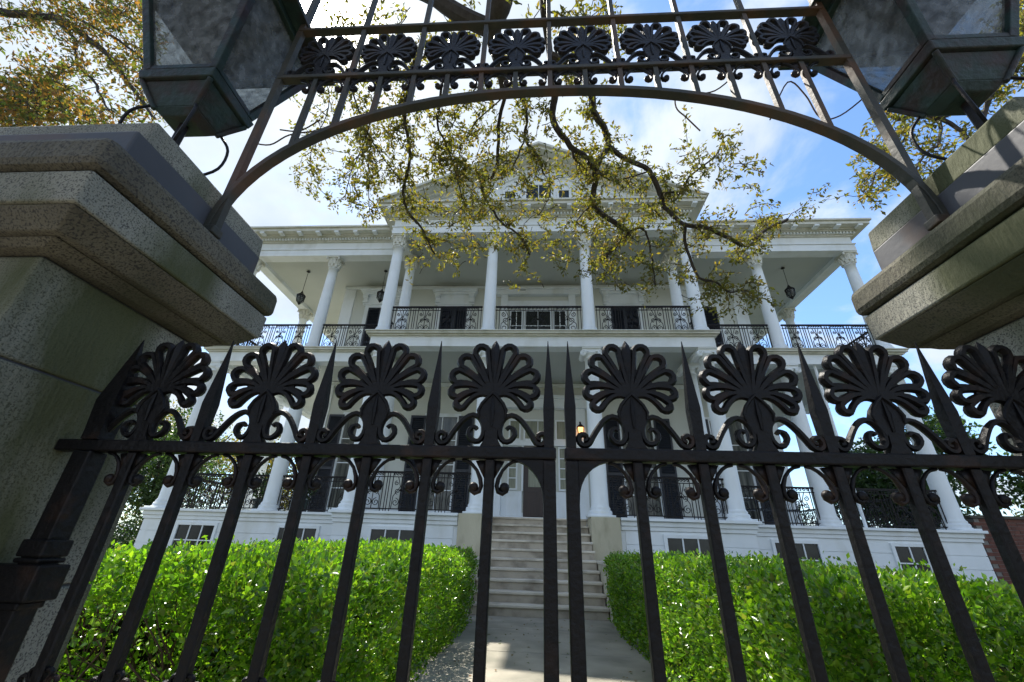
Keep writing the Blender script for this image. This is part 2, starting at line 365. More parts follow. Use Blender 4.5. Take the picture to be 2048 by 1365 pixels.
# ------------------------------------------------------------------ palmette
def palmette_mesh():
    m = MB()
    hub = Vector((0, 0, .126))
    def bez(a, b, c, t): return a*(1-t)**2+b*2*t*(1-t)+c*t*t
    tips = [((.037, .252), .0160), ((.075, .223), .0165), ((.095, .182), .0160), ((.096, .140), .0135), ((.083, .107), .0105)]
    for sx in (-1, 1):
        for k, ((tx, tz), r) in enumerate(tips):
            Cc = Vector((sx*tx, 0, tz)); L = (Cc-hub).length
            dr = (Cc-hub).normalized(); mid = hub+dr*L*.5+Vector((0, 0, .016+.008*k*.3))*(.4+.3*k)
            side = Vector((dr.z, 0, -dr.x))
            n = 7; ctr = [bez(hub, mid, Cc, i/n) for i in range(n+1)]
            wid = [.002+r*(i/n)**1.6 for i in range(n+1)]
            A, B = [], []
            for i in range(n+1):
                t = (ctr[min(i+1, n)]-ctr[max(i-1, 0)]).normalized(); s2 = Vector((t.z, 0, -t.x))
                A.append(ctr[i]+s2*wid[i]); B.append(ctr[i]-s2*wid[i])
            t = (ctr[n]-ctr[n-1]).normalized(); s2 = Vector((t.z, 0, -t.x)); arc = []
            for j in range(1, 6):
                a = math.pi*j/6; arc.append(ctr[n]+s2*r*math.cos(a)+t*r*math.sin(a))
            path = A+arc+B[::-1]
            rr = [.0068+.0018*min(1, i/7) for i in range(len(A))]+[.0100]*5+[.0068+.0018*min(1, i/7) for i in range(len(A))][::-1]
            m.tube(path, rr, 6, ref=(0, 1, 0), flat=1.35)
    m.prism([(.066*math.cos(a), .126+.082*math.sin(a)) for a in np.linspace(.12, math.pi-.12, 15)], -.004, .004)
    m.tube([(0, 0, .10), (0, 0, .16), (0, 0, .215), (0, 0, .252), (0, 0, .27), (0, 0, .286)], [.006, .0095, .0125, .0140, .0105, .001], 6, ref=(1, 0, 0), flat=1.0)
    # heart shield and foot
    heart = [(0, .134), (.013, .122), (.026, .106), (.034, .088), (.031, .071), (.017, .040), (-.017, .040), (-.031, .071), (-.034, .088), (-.026, .106), (-.013, .122)]
    m.prism(heart, -.010, .010)
    m.prism([(-.026, 0), (.026, 0), (.016, .018), (.014, .044), (-.014, .044), (-.016, .018)], -.011, .011)
    m.tube([(x*1.02, -.0115, z) for x, z in heart[7:]+heart[:5]], [.0022]+[.0042]*7+[.0022], 6, ref=(0, 1, 0))
    m.tube([(0, -.011, .05), (0, -.013, .09), (0, -.011, .125)], [.003, .006, .002], 6)
    for sx in (-1, 1):     # S scrolls
        pts = [Vector((sx*a, 0, b)) for a, b in [(.036, .044), (.043, .050), (.052, .045), (.056, .031), (.046, .017), (.031, .015), (.021, .028), (.020, .050), (.030, .071), (.048, .080), (.067, .071), (.083, .053), (.098, .030), (.108, .013), (.120, .008), (.130, .015), (.132, .027), (.124, .035), (.114, .031), (.113, .022), (.120, .021)]]
        pts = catmull(pts, 2)
        m.tube(pts, [.0056]*4+[.0072]*(len(pts)-8)+[.0056]*4, 6, ref=(0, 1, 0), flat=1.5)
    return sharp(m.mesh('palmette', IRON, smooth=True))
PALM = palmette_mesh()
def spike_mesh(w=.0115, h=.285, w2=.0135):
    m = MB(); m.frust((0, 0, 0), (w, w), (0, 0, .02), (w, w)); m.frust((0, 0, .02), (w, w), (0, 0, .10), (w2, w2)); m.frust((0, 0, .10), (w2, w2), (0, 0, h), (.0008, .0008))
    return m.mesh('spike', IRON)
SPK = spike_mesh(); SPKB = spike_mesh(.022, .285, .026)
def hook_mesh(L=.066):
    m = MB()
    for sx in (-1, 1):
        P = [(L, .0), (L*.8, -.003), (.042, -.010), (.030, -.023), (.021, -.042), (.018, -.058), (.022, -.070), (.032, -.074), (.041, -.068), (.040, -.060)]
        m.tube([(sx*a, 0, b) for a, b in P], [.004]*4+[.0052]*6, 6, ref=(0, 1, 0), flat=1.6); m.ball((sx*.036, 0, -.061), .0118, 8); m.prism([(sx*.0115, 0), (sx*.034, -.002), (sx*.0115, -.042)][::sx], -.004, .004)
    return m.mesh('scroll', IRON, smooth=True)
HOOK = hook_mesh()

# ------------------------------------------------------------------ gate leaves
GY, ZR = 1.0, 1.262
def gate(sd, hinge, stile, bars, label):
    r = thing('iron_gate', label, 'gate', (hinge, GY, 0), 'pair of iron gate leaves')
    x0, x1 = sorted((stile-sd*-.0, hinge+sd*.085)); 
    if sd < 0: x0, x1 = hinge-.085, stile+.016
    else: x0, x1 = stile-.016, hinge+.085
    MB().box(x0, x1, GY-.018, GY+.018, 1.234, ZR).build('top_rail', IRON, r, bevel=.004)
    MB().box(min(hinge, stile), max(hinge, stile), GY-.018, GY+.018, .66, .685).build('middle_rail', IRON, r, bevel=.003)
    MB().box(min(hinge, stile), max(hinge, stile), GY-.018, GY+.018, .10, .135).build('bottom_rail', IRON, r, bevel=.003)
    bm = MB()
    bm.box(-.0115, .0115, -.0115, .0115, .06, 1.234); me = bm.mesh('bar', IRON)
    for i, x in enumerate(bars):
        o = inst('bar', me, (x, GY, 0), r); b = o.modifiers.new('bevel', 'BEVEL'); b.width = .003; b.segments = 1
        inst('scroll', HOOK, (x, GY, 1.232), r)
        if i % 2 == 0:
            inst('palmette', PALM, (x, GY, ZR), r)
        else:
            inst('spike', SPK, (x, GY, ZR), r)
        inst('rosette', PALM, (x, GY, .690), r, sc=.42)
    # meeting stile and hinge post
    MB().box(stile-.0145, stile+.0145, GY-.015, GY+.015, .05, 1.2335).build('stile', IRON, r, bevel=.004)
    inst('spike', SPK, (stile, GY, ZR), r)
    q = [(stile+sd*.0147, 1.2335), (stile+sd*.095, 1.2335)]
    for i in range(1, 8):
        a = rad(90*i/8); q.append((stile+sd*(.0147+.080*(1-math.sin(a))), 1.2335-.088*(1-math.cos(a))))
    q.append((stile+sd*.0147, 1.14))
    MB().prism(q, GY-.011, GY+.011).build('corner_bracket', IRON, r)
    h = MB(); h.box(hinge-.024, hinge+.024, GY-.024, GY+.024, 0, 1.233); h.box(hinge-.031, hinge+.031, GY-.031, GY+.031, 1.00, 1.035); h.box(hinge-.029, hinge+.029, GY-.029, GY+.029, .90, .915)
    h.box(hinge-.031, hinge+.031, GY-.031, GY+.031, .988, .998)
    h.build('hinge_post', IRON, r, bevel=.004)
    inst('spike', SPKB, (hinge, GY, ZR), r)
gate(-1, -1.115, .030, [-.109, -.258, -.405, -.552, -.699, -.848, -.998], 'left black iron gate leaf with its hinge beside the mossy pier')
gate(1, 1.235, .082, [.233, .380, .527, .673, .819, .962, 1.11], 'right black iron gate leaf, its end palmette in front of the right pier')

# ------------------------------------------------------------------ overthrow
ov = thing('iron_overthrow', 'rusty iron arch with bars and palmettes spanning over the gate', 'archway', (PX, 1.0, 1.93))
A, B, Z0 = 1.135, .685, 1.93
def archz(x, a=A, b=B): 
    u = min(1, abs(x-PX)/a); return Z0+b*math.sqrt(max(0, 1-u**2.15))
pts = []
for i in range(41):
    a = math.pi*i/40; cxx = math.cos(a); x = PX-A*math.copysign(abs(cxx)**.93, cxx); pts.append((x, 1.0, Z0+B*(abs(math.sin(a))**.93)))
m = MB(); base = len(m.v)
for (x, y, z) in pts:
    n = Vector(((x-PX)/A**2, 0, (z-Z0)/B**2)).normalized()
    for o_, yy in ((-.010, -.017), (-.010, .017), (.010, .017), (.010, -.017)): m.v.append((x+n.x*o_, 1.0+yy, z+n.z*o_))
for i in range(40):
    for j in range(4):
        a = i*4+j; b = i*4+(j+1) % 4; m.f.append((a, b, b+4, a+4))
m.build('arch_band', IRONG, ov, bevel=.002)
m = MB()
for z, h in ((2.745, .010), (3.09, .009)):
    m2 = MB().box(PX-1.12, PX+1.12, .984, 1.016, z-h, z+h); m2.build('rail', IRONG, ov, bevel=.003)
bm = MB().box(-.011, .011, -.011, .011, 0, 1)
for k in range(7):
    x = -.764+.271*k; z0 = archz(x)+.011
    MB().box(x-.009, x+.009, .991, 1.009, z0, 3.42).build('bar', IRONG, ov); inst('spike', SPK, (x, 1.0, 3.42), ov, sc=.6)
for k in range(8):
    x = -.899+.271*k; z0 = archz(x)+.011
    MB().box(x-.009, x+.009, .991, 1.009, z0, 2.732).build('bar', IRONG, ov)
    inst('palmette', PALM, (x, 1.0, 2.758), ov)
    for dx in (0, .1355):
        if abs(x+dx-PX) < 1.05: inst('scroll', HOOK, (x+dx, 1.0, 2.732), ov)
for sx in (-1, 1):
    x = PX+sx*1.115
    MB().box(x-.012, x+.012, .988, 1.012, 1.93, 3.42).build('end_bar', IRONG, ov); inst('spike', SPK, (x, 1.0, 3.42), ov)
    MB().box(x-.018, x+.018, .978, 1.022, 1.926, 1.955).build('foot', IRONG, ov, bevel=.004)

# ------------------------------------------------------------------ the house
H = thing('white_mansion', 'white two-storey mansion with columned galleries and central pediment', 'house', (XC, 14, 0))
HX, YW, YP = 10.5, 11.5, 10.38
PXH = 4.8
F1, F2 = 1.72, 6.51
def layer(mb, p, z0, z1, ybk=24.0):
    mb.box(XC-HX-p, XC+HX+p, YW-p, ybk, z0, z1); mb.box(XC-PXH-p, XC+PXH+p, YP-p, YW-p, z0, z1)
# foundation
m = MB()
def fnd(mb, p, z0, z1):
    mb.box(XC-HX-p, XC+HX+p, YW-p, 24, z0, z1)
    mb.box(XC-PXH-p, XC-1.86, YP-p, YW-p, z0, z1); mb.box(XC+1.86, XC+PXH+p, YP-p, YW-p, z0, z1)
    mb.box(XC-1.86, XC+1.86, 11.06, YW-p, z0, z1)
fnd(m, -.02, 0, 1.46); m.build('foundation', WHITE, H)
m = MB()
for z in np.arange(.02, 1.4, .29):
    for a, b, y in ((XC-HX, XC-PXH-.05, YW), (XC+PXH+.05, XC+HX, YW), (XC-PXH, XC-1.95, YP), (XC+1.95, XC+PXH, YP)): m.box(a, b, y, y+.02, z, z+.278)
m.build('foundation_boards', WHITE, H, bevel=.003)
m = MB(); fnd(m, .03, 1.462, 1.55); fnd(m, .06, 1.552, 1.655); fnd(m, .13, 1.657, F1); m.build('floor_ledge', WHITE, H, bevel=.008)
# walls
m = MB()
BX, YB = 7.7, 13.7
m.box(XC-BX, XC+BX, YB, 23.9, F1+.002, 6.19); m.box(XC-BX, XC+BX, YB, 23.9, F2+.002, 10.29); m.build('wall', WALL, H)
m = MB()
for z0 in (F1, F2): m.box(XC-BX-.03, XC+BX+.03, YB-.03, YB-.002, z0+.004, z0+.28)
for z1 in (6.19, 10.29): m.box(XC-BX-.05, XC+BX+.05, YB-.06, YB-.002, z1-.14, z1-.01)
for sx in (-1, 1):
    for z0, z1 in ((F1+.28, 6.05), (F2+.28, 10.14)): m.box(XC+sx*(BX-.2)-.22, XC+sx*(BX-.2)+.22, YB-.04, YB-.002, z0+.003, z1)
m.build('wall_trim', WHITE, H)
# ceilings / slabs / entablature
m = MB(); layer(m, -.1, 6.2, 6.30); m.build('lower_ceiling', CEIL, H)
m = MB(); layer(m, -.1, 10.3, 10.39); m.build('upper_ceiling', CEIL, H)
def beams(mb, z0, z1, w=.36):
    y0 = YW; y1 = YP
    mb.box(XC-HX, XC-PXH, y0, y0+w, z0, z1); mb.box(XC+PXH, XC+HX, y0, y0+w, z0, z1)
    mb.box(XC-PXH, XC+PXH, y1, y1+w, z0, z1)
    for sx in (-1, 1):
        a, b = sorted((XC+sx*PXH, XC+sx*(PXH-w))); mb.box(a, b, y1+w, y0+w, z0, z1)
        a, b = sorted((XC+sx*HX, XC+sx*(HX-w))); mb.box(a, b, y0+w, 24, z0, z1)
m = MB(); beams(m, 6.05, 6.198); beams_m = m; layer(m, -.004, 6.302, 6.36); m.build('balcony_beam', WHITE, H)
m = MB(); beams(m, 6.198, 6.302, .30); m.build('balcony_fascia', WHITE, H)
m = MB(); layer(m, .06, 6.362, 6.41); layer(m, .12, 6.412, 6.47); layer(m, .15, 6.472, F2); m.build('balcony_edge', CORN, H, bevel=.012)
m = MB(); beams(m, 10.15, 10.298); layer(m, -.004, 10.392, 10.40); m.build('architrave', WHITE, H)
m = MB(); beams(m, 10.298, 10.392, .30); layer(m, .03, 10.402, 10.44); layer(m, -.03, 10.442, 10.73); m.build('frieze', WHITE, H)
m = MB(); layer(m, .03, 10.732, 10.775); layer(m, .06, 10.777, 10.86); layer(m, .14, 10.862, 10.90)
layer(m, .20, 10.902, 10.945); layer(m, .40, 10.947, 11.06); layer(m, .46, 11.062, 11.13); m.build('cornice', CORN, H, bevel=.008)
m = MB()
def row(f, step, x0, x1):
    n = int((x1-x0)/step)
    for i in range(n+1): f(x0+(x1-x0)*i/n)
for a, b, y in ((XC-HX-.05, XC-PXH-.2, YW-.06), (XC+PXH+.2, XC+HX+.05, YW-.06), (XC-PXH-.05, XC+PXH+.05, YP-.06)):
    row(lambda x: m.box(x-.028, x+.028, y-.055, y-.002, 10.785, 10.855), .105, a, b)
m.build('dentils', WHITE, H)
m = MB()
for a, b, y in ((XC-HX-.1, XC-PXH-.3, YW-.20), (XC+PXH+.3, XC+HX+.1, YW-.20), (XC-PXH-.1, XC+PXH+.1, YP-.20)):
    row(lambda x: m.box(x-.075, x+.075, y-.20, y-.002, 10.875, 10.944), .62, a, b)
m.build('modillions', WHITE, H, bevel=.01)
# roof with hip and pediment
m = MB(); m.frust((XC, 17.9, 11.132), (11.1, 6.5), (XC, 17.9, 12.6), (5, 1.5)); rf = m.build('roof', ROOF, H)
ped_z0, apex, hw = 11.132, 13.72, PXH+.53
m = MB(); m.prism([(XC-hw+.45, ped_z0), (XC+hw-.45, ped_z0), (XC, apex-.34)], YP+.12, 17.0); m.build('pediment', WHITE, H)
m = MB()
sl = (apex-ped_z0)/hw
for y0, y1, t0, t1 in ((YP-.53, 17.2, .0, .10), (YP-.44, 17.0, .102, .22), (YP-.14, 16.9, .222, .30), (YP+.02, 16.8, .302, .42)):
    for sx in (-1, 1):
        m.prism([(XC, apex-t0), (XC, apex-t1), (XC+sx*(hw-t1/sl), ped_z0+.004), (XC+sx*(hw-t0/sl), ped_z0+.004)][::sx], y0, y1)
m.build('raking_cornice', CORN, H)
m = MB()
for sx in (-1, 1):
    m.prism([(XC+sx*.45, 12.84), (XC+sx*.45, 12.78), (XC+sx*3.3, 11.40), (XC+sx*3.3, 11.46)][::sx], YP+.06, YP+.12)
m.box(XC-3.3, XC+3.3, YP+.07, YP+.12, 11.37, 11.43); m.build('tympanum_moulding', WHITE, H)
def window(parent, x0, x1, z0, z1, y, nx=2, nz=2, fw=.09, m_f=WHITE, m_p=GLASS, arch=False):
    f = MB()
    f.box(x0-fw, x0, y-.05, y-.003, z0-fw, z1+fw); f.box(x1, x1+fw, y-.05, y-.003, z0-fw, z1+fw); f.box(x0, x1, y-.05, y-.003, z1, z1+fw); f.box(x0, x1, y-.05, y-.003, z0-fw, z0)
    for i in range(1, nx): x = x0+(x1-x0)*i/nx; f.box(x-.014, x+.014, y-.035, y-.012, z0, z1)
    for i in range(1, nz): z = z0+(z1-z0)*i/nz; f.box(x0, x1, y-.033, y-.014, z-.014, z+.014)
    if arch:
        c = (x0+x1)/2; R_ = (x1-x0)/2+.05; P = [(c+R_*math.cos(a), y-.03, z1+fw+.02+R_*math.sin(a)) for a in np.linspace(0, math.pi, 13)]
        f.tube(P, .028, 4, ref=(0, 1, 0))
    o = f.build('window', m_f, parent)
    MB().box(x0, x1, y-.012, y-.004, z0, z1).build('pane', m_p, o)
    return o
for c, w_, zt in ((-.98, .17, 12.0), (0, .42, 12.28), (.86, .17, 12.0)):
    window(H, XC+c-w_, XC+c+w_, 11.55, zt, YP+.12, 2 if w_ > .3 else 1, 1, .07, arch=True)
for sx in (-1, 1):
    for c, y in ((8.95, YW), (6.2, YW), (3.35, YP)):
        window(H, XC+sx*c-.5, XC+sx*c+.5, .62, 1.33, y, 3, 2, .07)
# gallery windows with hoods and shutters
def shutter(x0, x1, z0, z1, y):
    s = MB(); s.box(x0, x0+.06, y-.06, y-.02, z0, z1); s.box(x1-.06, x1, y-.06, y-.02, z0, z1)
    for z in (z0, z0+(z1-z0)*.42, z1-.08): s.box(x0+.06, x1-.06, y-.06, y-.02, z, z+.08)
    for z in np.arange(z0+.10, z1-.10, .07): s.quad((x0+.06, y-.055, z), (x1-.06, y-.055, z), (x1-.06, y-.022, z+.055), (x0+.06, y-.022, z+.055))
    s.box(x0+.05, x1-.05, y-.024, y-.02, z0+.02, z1-.02)
    s.build('shutter', SHUT, H)
def hood(x0, x1, z, y, w=.0):
    h = MB(); h.box(x0+.12, x1-.12, y-.10, y-.003, z-.62, z-.20); h.box(x0+.08, x1-.08, y-.2, y-.003, z-.20, z-.12); h.box(x0+.03, x1-.03, y-.27, y-.003, z-.118, z-.06); h.box(x0, x1, y-.33, y-.003, z-.058, z)
    for x in (x0+.12, x1-.32):
        h.box(x, x+.2, y-.2, y-.102, z-.36, z-.203); h.box(x+.02, x+.18, y-.16, y-.102, z-.55, z-.362); h.tube([(x, y-.2, z-.30), (x+.2, y-.2, z-.30)], .05, 8)
        h.tube([(x, y-.16, z-.53), (x+.2, y-.16, z-.53)], .035, 8)
    h.build('window_hood', WHITE, H)
for sx in (-1, 1):
    for c in (3.23, 6.1):
        xc_ = XC+sx*c
        window(H, xc_-.5, xc_+.5, F2+.08, 9.26, YB, 2, 3, .17)
        hood(xc_-.88, xc_+.88, 10.02, YB)
        shutter(xc_-.5, xc_, F2+.1, 9.26, YB-.03); shutter(xc_, xc_+.5, F2+.1, 9.26, YB-.03)
        window(H, xc_-.5, xc_+.5, F1+.08, 4.95, YB, 2, 4, .12, m_p=WINC)
        shutter(xc_-1.08, xc_-.56, F1+.1, 4.98, YB-.03); shutter(xc_+.56, xc_+1.08, F1+.1, 4.98, YB-.03)
# upper central door group
m = MB(); y = YB
for x in (-1.42, 1.16): m.box(XC+x, XC+x+.26, y-.16, y-.003, F2, 9.78)
m.box(XC-1.6, XC+1.6, y-.22, y-.003, 9.782, 9.98); m.box(XC-1.7, XC+1.7, y-.30, y-.003, 9.982, 10.06)
m.box(XC-1.16, XC+1.16, y-.10, y-.003, 9.25, 9.55); m.build('upper_door_surround', WHITE, H)
window(H, XC-1.02, XC-.62, F2+.1, 9.12, YB, 2, 4, .06); window(H, XC+.62, XC+1.02, F2+.1, 9.12, YB, 2, 4, .06); window(H, XC-.46, XC+.46, F2+.1, 9.12, YB, 2, 4, .08)
# entrance
m = MB(); 
m.box(XC-1.55, XC-1.15, y-.22, y-.003, F1, 5.25); m.box(XC+1.15, XC+1.55, y-.22, y-.003, F1, 5.25); m.box(XC-1.75, XC+1.75, y-.28, y-.003, 5.252, 5.55); m.box(XC-1.85, XC+1.85, y-.38, y-.003, 5.552, 5.66)
m.box(XC-1.148, XC-.50, y-.05, y-.003, F1, 2.62); m.box(XC+.50, XC+1.148, y-.05, y-.003, F1, 2.62)
m.box(XC-1.0, XC-.64, y-.065, y-.052, 1.9, 2.45); m.box(XC+.64, XC+1.0, y-.065, y-.052, 1.9, 2.45)
m.box(XC-1.148, XC+1.148, y-.12, y-.003, 4.02, 4.2); m.box(XC-.52, XC-.46, y-.12, y-.003, 2.622, 4.018); m.box(XC+.46, XC+.52, y-.12, y-.003, 2.622, 4.018); m.build('entrance_surround', WHITE, H, bevel=.008)
window(H, XC-.92, XC-.70, 2.70, 3.95, YB, 1, 4, .05, m_p=CURT); window(H, XC+.70, XC+.92, 2.70, 3.95, YB, 1, 4, .05, m_p=CURT)
window(H, XC-.42, XC+.42, 4.26, 4.85, YB, 2, 1, .06, m_p=CURT); window(H, XC-.92, XC-.62, 4.26, 4.85, YB, 1, 1, .05, m_p=CURT); window(H, XC+.62, XC+.92, 4.26, 4.85, YB, 1, 1, .05, m_p=CURT)
d = MB(); d.box(XC-.455, XC+.455, y-.06, y-.003, F1, 4.0)
d.box(XC-.36, XC-.04, y-.075, y-.062, 1.9, 2.6); d.box(XC+.04, XC+.36, y-.075, y-.062, 1.9, 2.6)
dr = d.build('front_door', WOOD, H, bevel=.006)
MB().box(XC-.30, XC+.30, y-.066, y-.061, 2.75, 3.85).build('pane', CURT, dr)
MB().ball((XC+.37, y-.09, 2.68), .035, 10).build('door_knob', mat('brass', (.5, .35, .12), None, 5, .3, 1), dr, smooth=True)
# columns
def column_meshes(z0, z1, r0, r1, ionic):
    h = z1-z0; s = MB()
    prof = [(r0*1.42, .0), (r0*1.42, .07), (r0*1.30, .072), (r0*1.36, .11), (r0*1.30, .15), (r0*1.14, .17), (r0*1.20, .20), (r0*1.06, .235), (r0, .27)]
    caph = .30 if ionic else .46
    for i in range(1, 9):
        t = i/8; prof.append((r0+(r1-r0)*t**1.6, .27+(h-caph-.27)*t))
    prof += [(r1*1.1, h-caph), (r1*1.1, h-caph+.03), (r1, h-caph+.04)]
    s.lathe(prof, (0, 0, 0), 24); s.box(-r0*1.48, r0*1.48, -r0*1.48, r0*1.48, -.001+.002, .045)
    sm = s.mesh('shaft', WHITE, True)
    c = MB(); zb = h-caph+.04
    if ionic:
        c.lathe([(r1*1.0, zb), (r1*1.05, zb+.05), (r1*1.28, zb+.11), (r1*1.2, zb+.15)], (0, 0, 0), 20)
        c.box(-r1*1.45, r1*1.45, -r1*1.2, r1*1.2, zb+.14, h-.035); c.box(-r1*1.5, r1*1.5, -r1*1.4, r1*1.4, h-.034, h)
        for sx in (-1, 1):
            for sy in (-1, 1):
                P = [(sx*r1*1.35+.085*(1-i/16)*math.cos(i*.8), sy*r1*1.22, zb+.09+.085*(1-i/16)*math.sin(i*.8)) for i in range(15)]
                c.tube(P, .02, 5, ref=(0, 1, 0))
            c.tube([(sx*r1*1.35, -r1*1.2, zb+.09), (sx*r1*1.35, r1*1.2, zb+.09)], .085, 10)
    else:
        c.lathe([(r1*1.0, zb), (r1*1.02, zb+.15), (r1*1.15, zb+.28), (r1*1.45, zb+.36), (r1*1.3, zb+.38)], (0, 0, 0), 16)
        for tier, (zz0, hh, rr, n) in enumerate(((.01, .17, 1.05, 8), (.12, .19, 1.12, 8))):
            for i in range(n):
                a = 2*math.pi*(i+.5*tier)/n; ca, sa = math.cos(a), math.sin(a)
                P = [(r1*rr*ca, r1*rr*sa, zb+zz0), (r1*(rr+.08)*ca, r1*(rr+.08)*sa, zb+zz0+hh*.6), (r1*(rr+.35)*ca, r1*(rr+.35)*sa, zb+zz0+hh), (r1*(rr+.52)*ca, r1*(rr+.52)*sa, zb+zz0+hh*.8)]
                c.tube(P, [.05, .055, .045, .02], 5)
        for sx in (-1, 1):
            for sy in (-1, 1):
                P = [(sx*r1*.9, sy*r1*.9, zb+.2), (sx*r1*1.15, sy*r1*1.15, zb+.32), (sx*r1*1.42, sy*r1*1.42, zb+.36), (sx*r1*1.45, sy*r1*1.45, zb+.29), (sx*r1*1.3, sy*r1*1.3, zb+.28)]
                c.tube(P, .028, 6)
        c.box(-r1*1.5, r1*1.5, -r1*1.5, r1*1.5, h-.05, h)
    return sm, c.mesh('capital', WHITE if ionic else CORN, False)
LM = column_meshes(F1, 6.05, .205, .175, True); UM = column_meshes(F2, 10.15, .185, .15, False)
spots = [(-1.46, 10.64), (1.46, 10.64), (-4.58, 10.64), (4.58, 10.64), (-4.5, 11.75), (4.5, 11.75), (-7.28, 11.75), (7.28, 11.75), (-10.28, 11.75), (10.28, 11.75)]
spots += [(sx*10.28, yy) for sx in (-1, 1) for yy in (15.4, 19.0, 22.6)]
for mesh_pair, z in ((LM, F1), (UM, F2)):
    for x, yy in spots:
        o = inst('column', mesh_pair[0], (XC+x, yy, z), H)
        c = bpy.data.objects.new('capital', mesh_pair[1]); C.objects.link(c); c.parent = o
# cast-iron railings
def railing(parent, p0, p1, z, h=.92, name='railing'):
    m = MB(); p0 = Vector((*p0, z)); p1 = Vector((*p1, z)); L = (p1-p0).length; dr = (p1-p0)/L; nr = Vector((-dr.y, dr.x, 0))
    P = lambda a, b: p0+dr*a+Vector((0, 0, b))
    def bar(a, b, w, dd=.02):
        A_, B_ = P(*a), P(*b); m.tube([A_, B_], w, 4, ref=tuple(nr))
    bar((0, h), (L, h), .032); bar((0, h-.11), (L, h-.11), .014); bar((0, .07), (L, .07), .018)
    n = max(1, round(L/.74)); w = L/n
    for k in range(n):
        a0 = k*w
        for q in (.03, .115): bar((a0+q, .0), (a0+q, h-.02), .012); bar((a0+w-q, .0), (a0+w-q, h-.02), .012)
        c = a0+w/2; hw_ = w/2-.15
        def sp(cx_, cz, r, s0, turns=1.6, sgn=1):
            Q = []
            for i in range(13):
                t = i/12; a = s0+sgn*turns*2*math.pi*t; rr = r*(1-.8*t); Q.append(P(cx_+rr*math.cos(a), cz+rr*math.sin(a)))
            m.tube(Q, .0115, 4, ref=tuple(nr), cap=False)
        for sg in (-1, 1):
            sp(c+sg*hw_*.52, .22, hw_*.50, math.pi/2, 1.4, sg); sp(c+sg*hw_*.40, .47, hw_*.36, -math.pi/2, 1.3, sg); sp(c+sg*hw_*.62, .66, hw_*.3, math.pi/2, 1.3, -sg)
            m.tube([P(c+sg*hw_, .08), P(c+sg*hw_*.9, .36), P(c+sg*.02, .58), P(c+sg*hw_*.5, .80)], .011, 4, ref=tuple(nr), cap=False)
        bar((c, .08), (c, .8), .012)
        m.ball(tuple(P(c, .5)), .035, 6)
        for q in np.linspace(a0+.15, a0+w-.15, 6): sp(q, h-.055, .036, 0, 1)
    m.build(name, IRON, parent)
cols_f = [-10.5, -7.28, -4.75]
g_ = .2
for z, mid in ((F1, False), (F2, True)):
    for sx in (-1, 1):
        railing(H, sorted_p := (XC+sx*(10.28-g_), 11.68), (XC+sx*(7.28+g_), 11.68), z)
        railing(H, (XC+sx*(7.28-g_), 11.68), (XC+sx*4.82, 11.68), z)
        railing(H, (XC+sx*4.72, 11.6), (XC+sx*4.72, 10.62+g_), z)
        railing(H, (XC+sx*(4.58-g_), 10.56), (XC+sx*(1.46+g_), 10.56), z)
        railing(H, (XC+sx*10.34, 11.75+g_), (XC+sx*10.34, 15.4-g_), z); railing(H, (XC+sx*10.34, 15.4+g_), (XC+sx*10.34, 19-g_), z)
    if mid: railing(H, (XC-1.46+g_, 10.56), (XC+1.46-g_, 10.56), z)
# downpipes
MB().tube([(XC+4.28, 11.55, F1), (XC+4.28, 11.55, 6.05)], .032, 8).build('downpipe', IRON, H, smooth=True)
MB().tube([(XC+8.05, 11.62, F1), (XC+8.05, 11.62, 6.05)], .04, 8).build('downpipe', WHITE, H, smooth=True)

# ------------------------------------------------------------------ front steps
st = thing('front_steps', 'stone steps rising between two pedestals to the front door', 'steps', (XC, 8.3, 0))
m = MB(); r_, t_ = .171, .30
for i in range(10):
    y0 = 8.3+t_*i; wd = 1.15 if i > 2 else 1.17
    xl = XC-wd; xr = XC+1.15
    m.box(XC-1.165, XC+1.165, y0+.03, min(11.055, y0+t_+.5), r_*i+.001*(i > 0), r_*(i+1)-.05)
    
m.build('risers', mat('darker stone risers', (.47, .41, .32), (.33, .285, .22), 3, .85, 0, .3, 40, stain=(.12, .10, .07), sscale=3, sthr=(.5, .7), samt=.6), st)  # browner, darker tone than the treads, with random stains
m = MB()
for i in range(10):
    y0 = 8.3+t_*i; m.box(XC-1.182, XC+1.182, y0, y0+t_+.04, r_*(i+1)-.048, r_*(i+1))
m.build('treads', STONE, st, bevel=.012)
for sx in (-1, 1):
    a, b = sorted((XC+sx*1.19, XC+sx*1.56)); m = MB(); m.box(a, b, 8.12, 10.26, 0, .80); m.build('cheek_wall', STAIN, st, bevel=.008)
    m = MB(); m.box(a-.02, b+.02, 8.10, 10.26, .802, .85); m.build('coping', STONE, st, bevel=.01)
    a, b = sorted((XC+sx*1.19, XC+sx*1.84)); m = MB(); m.box(a, b, 10.27, 11.05, 0, F1-.002); m.build('pedestal', STAIN, st, bevel=.008)

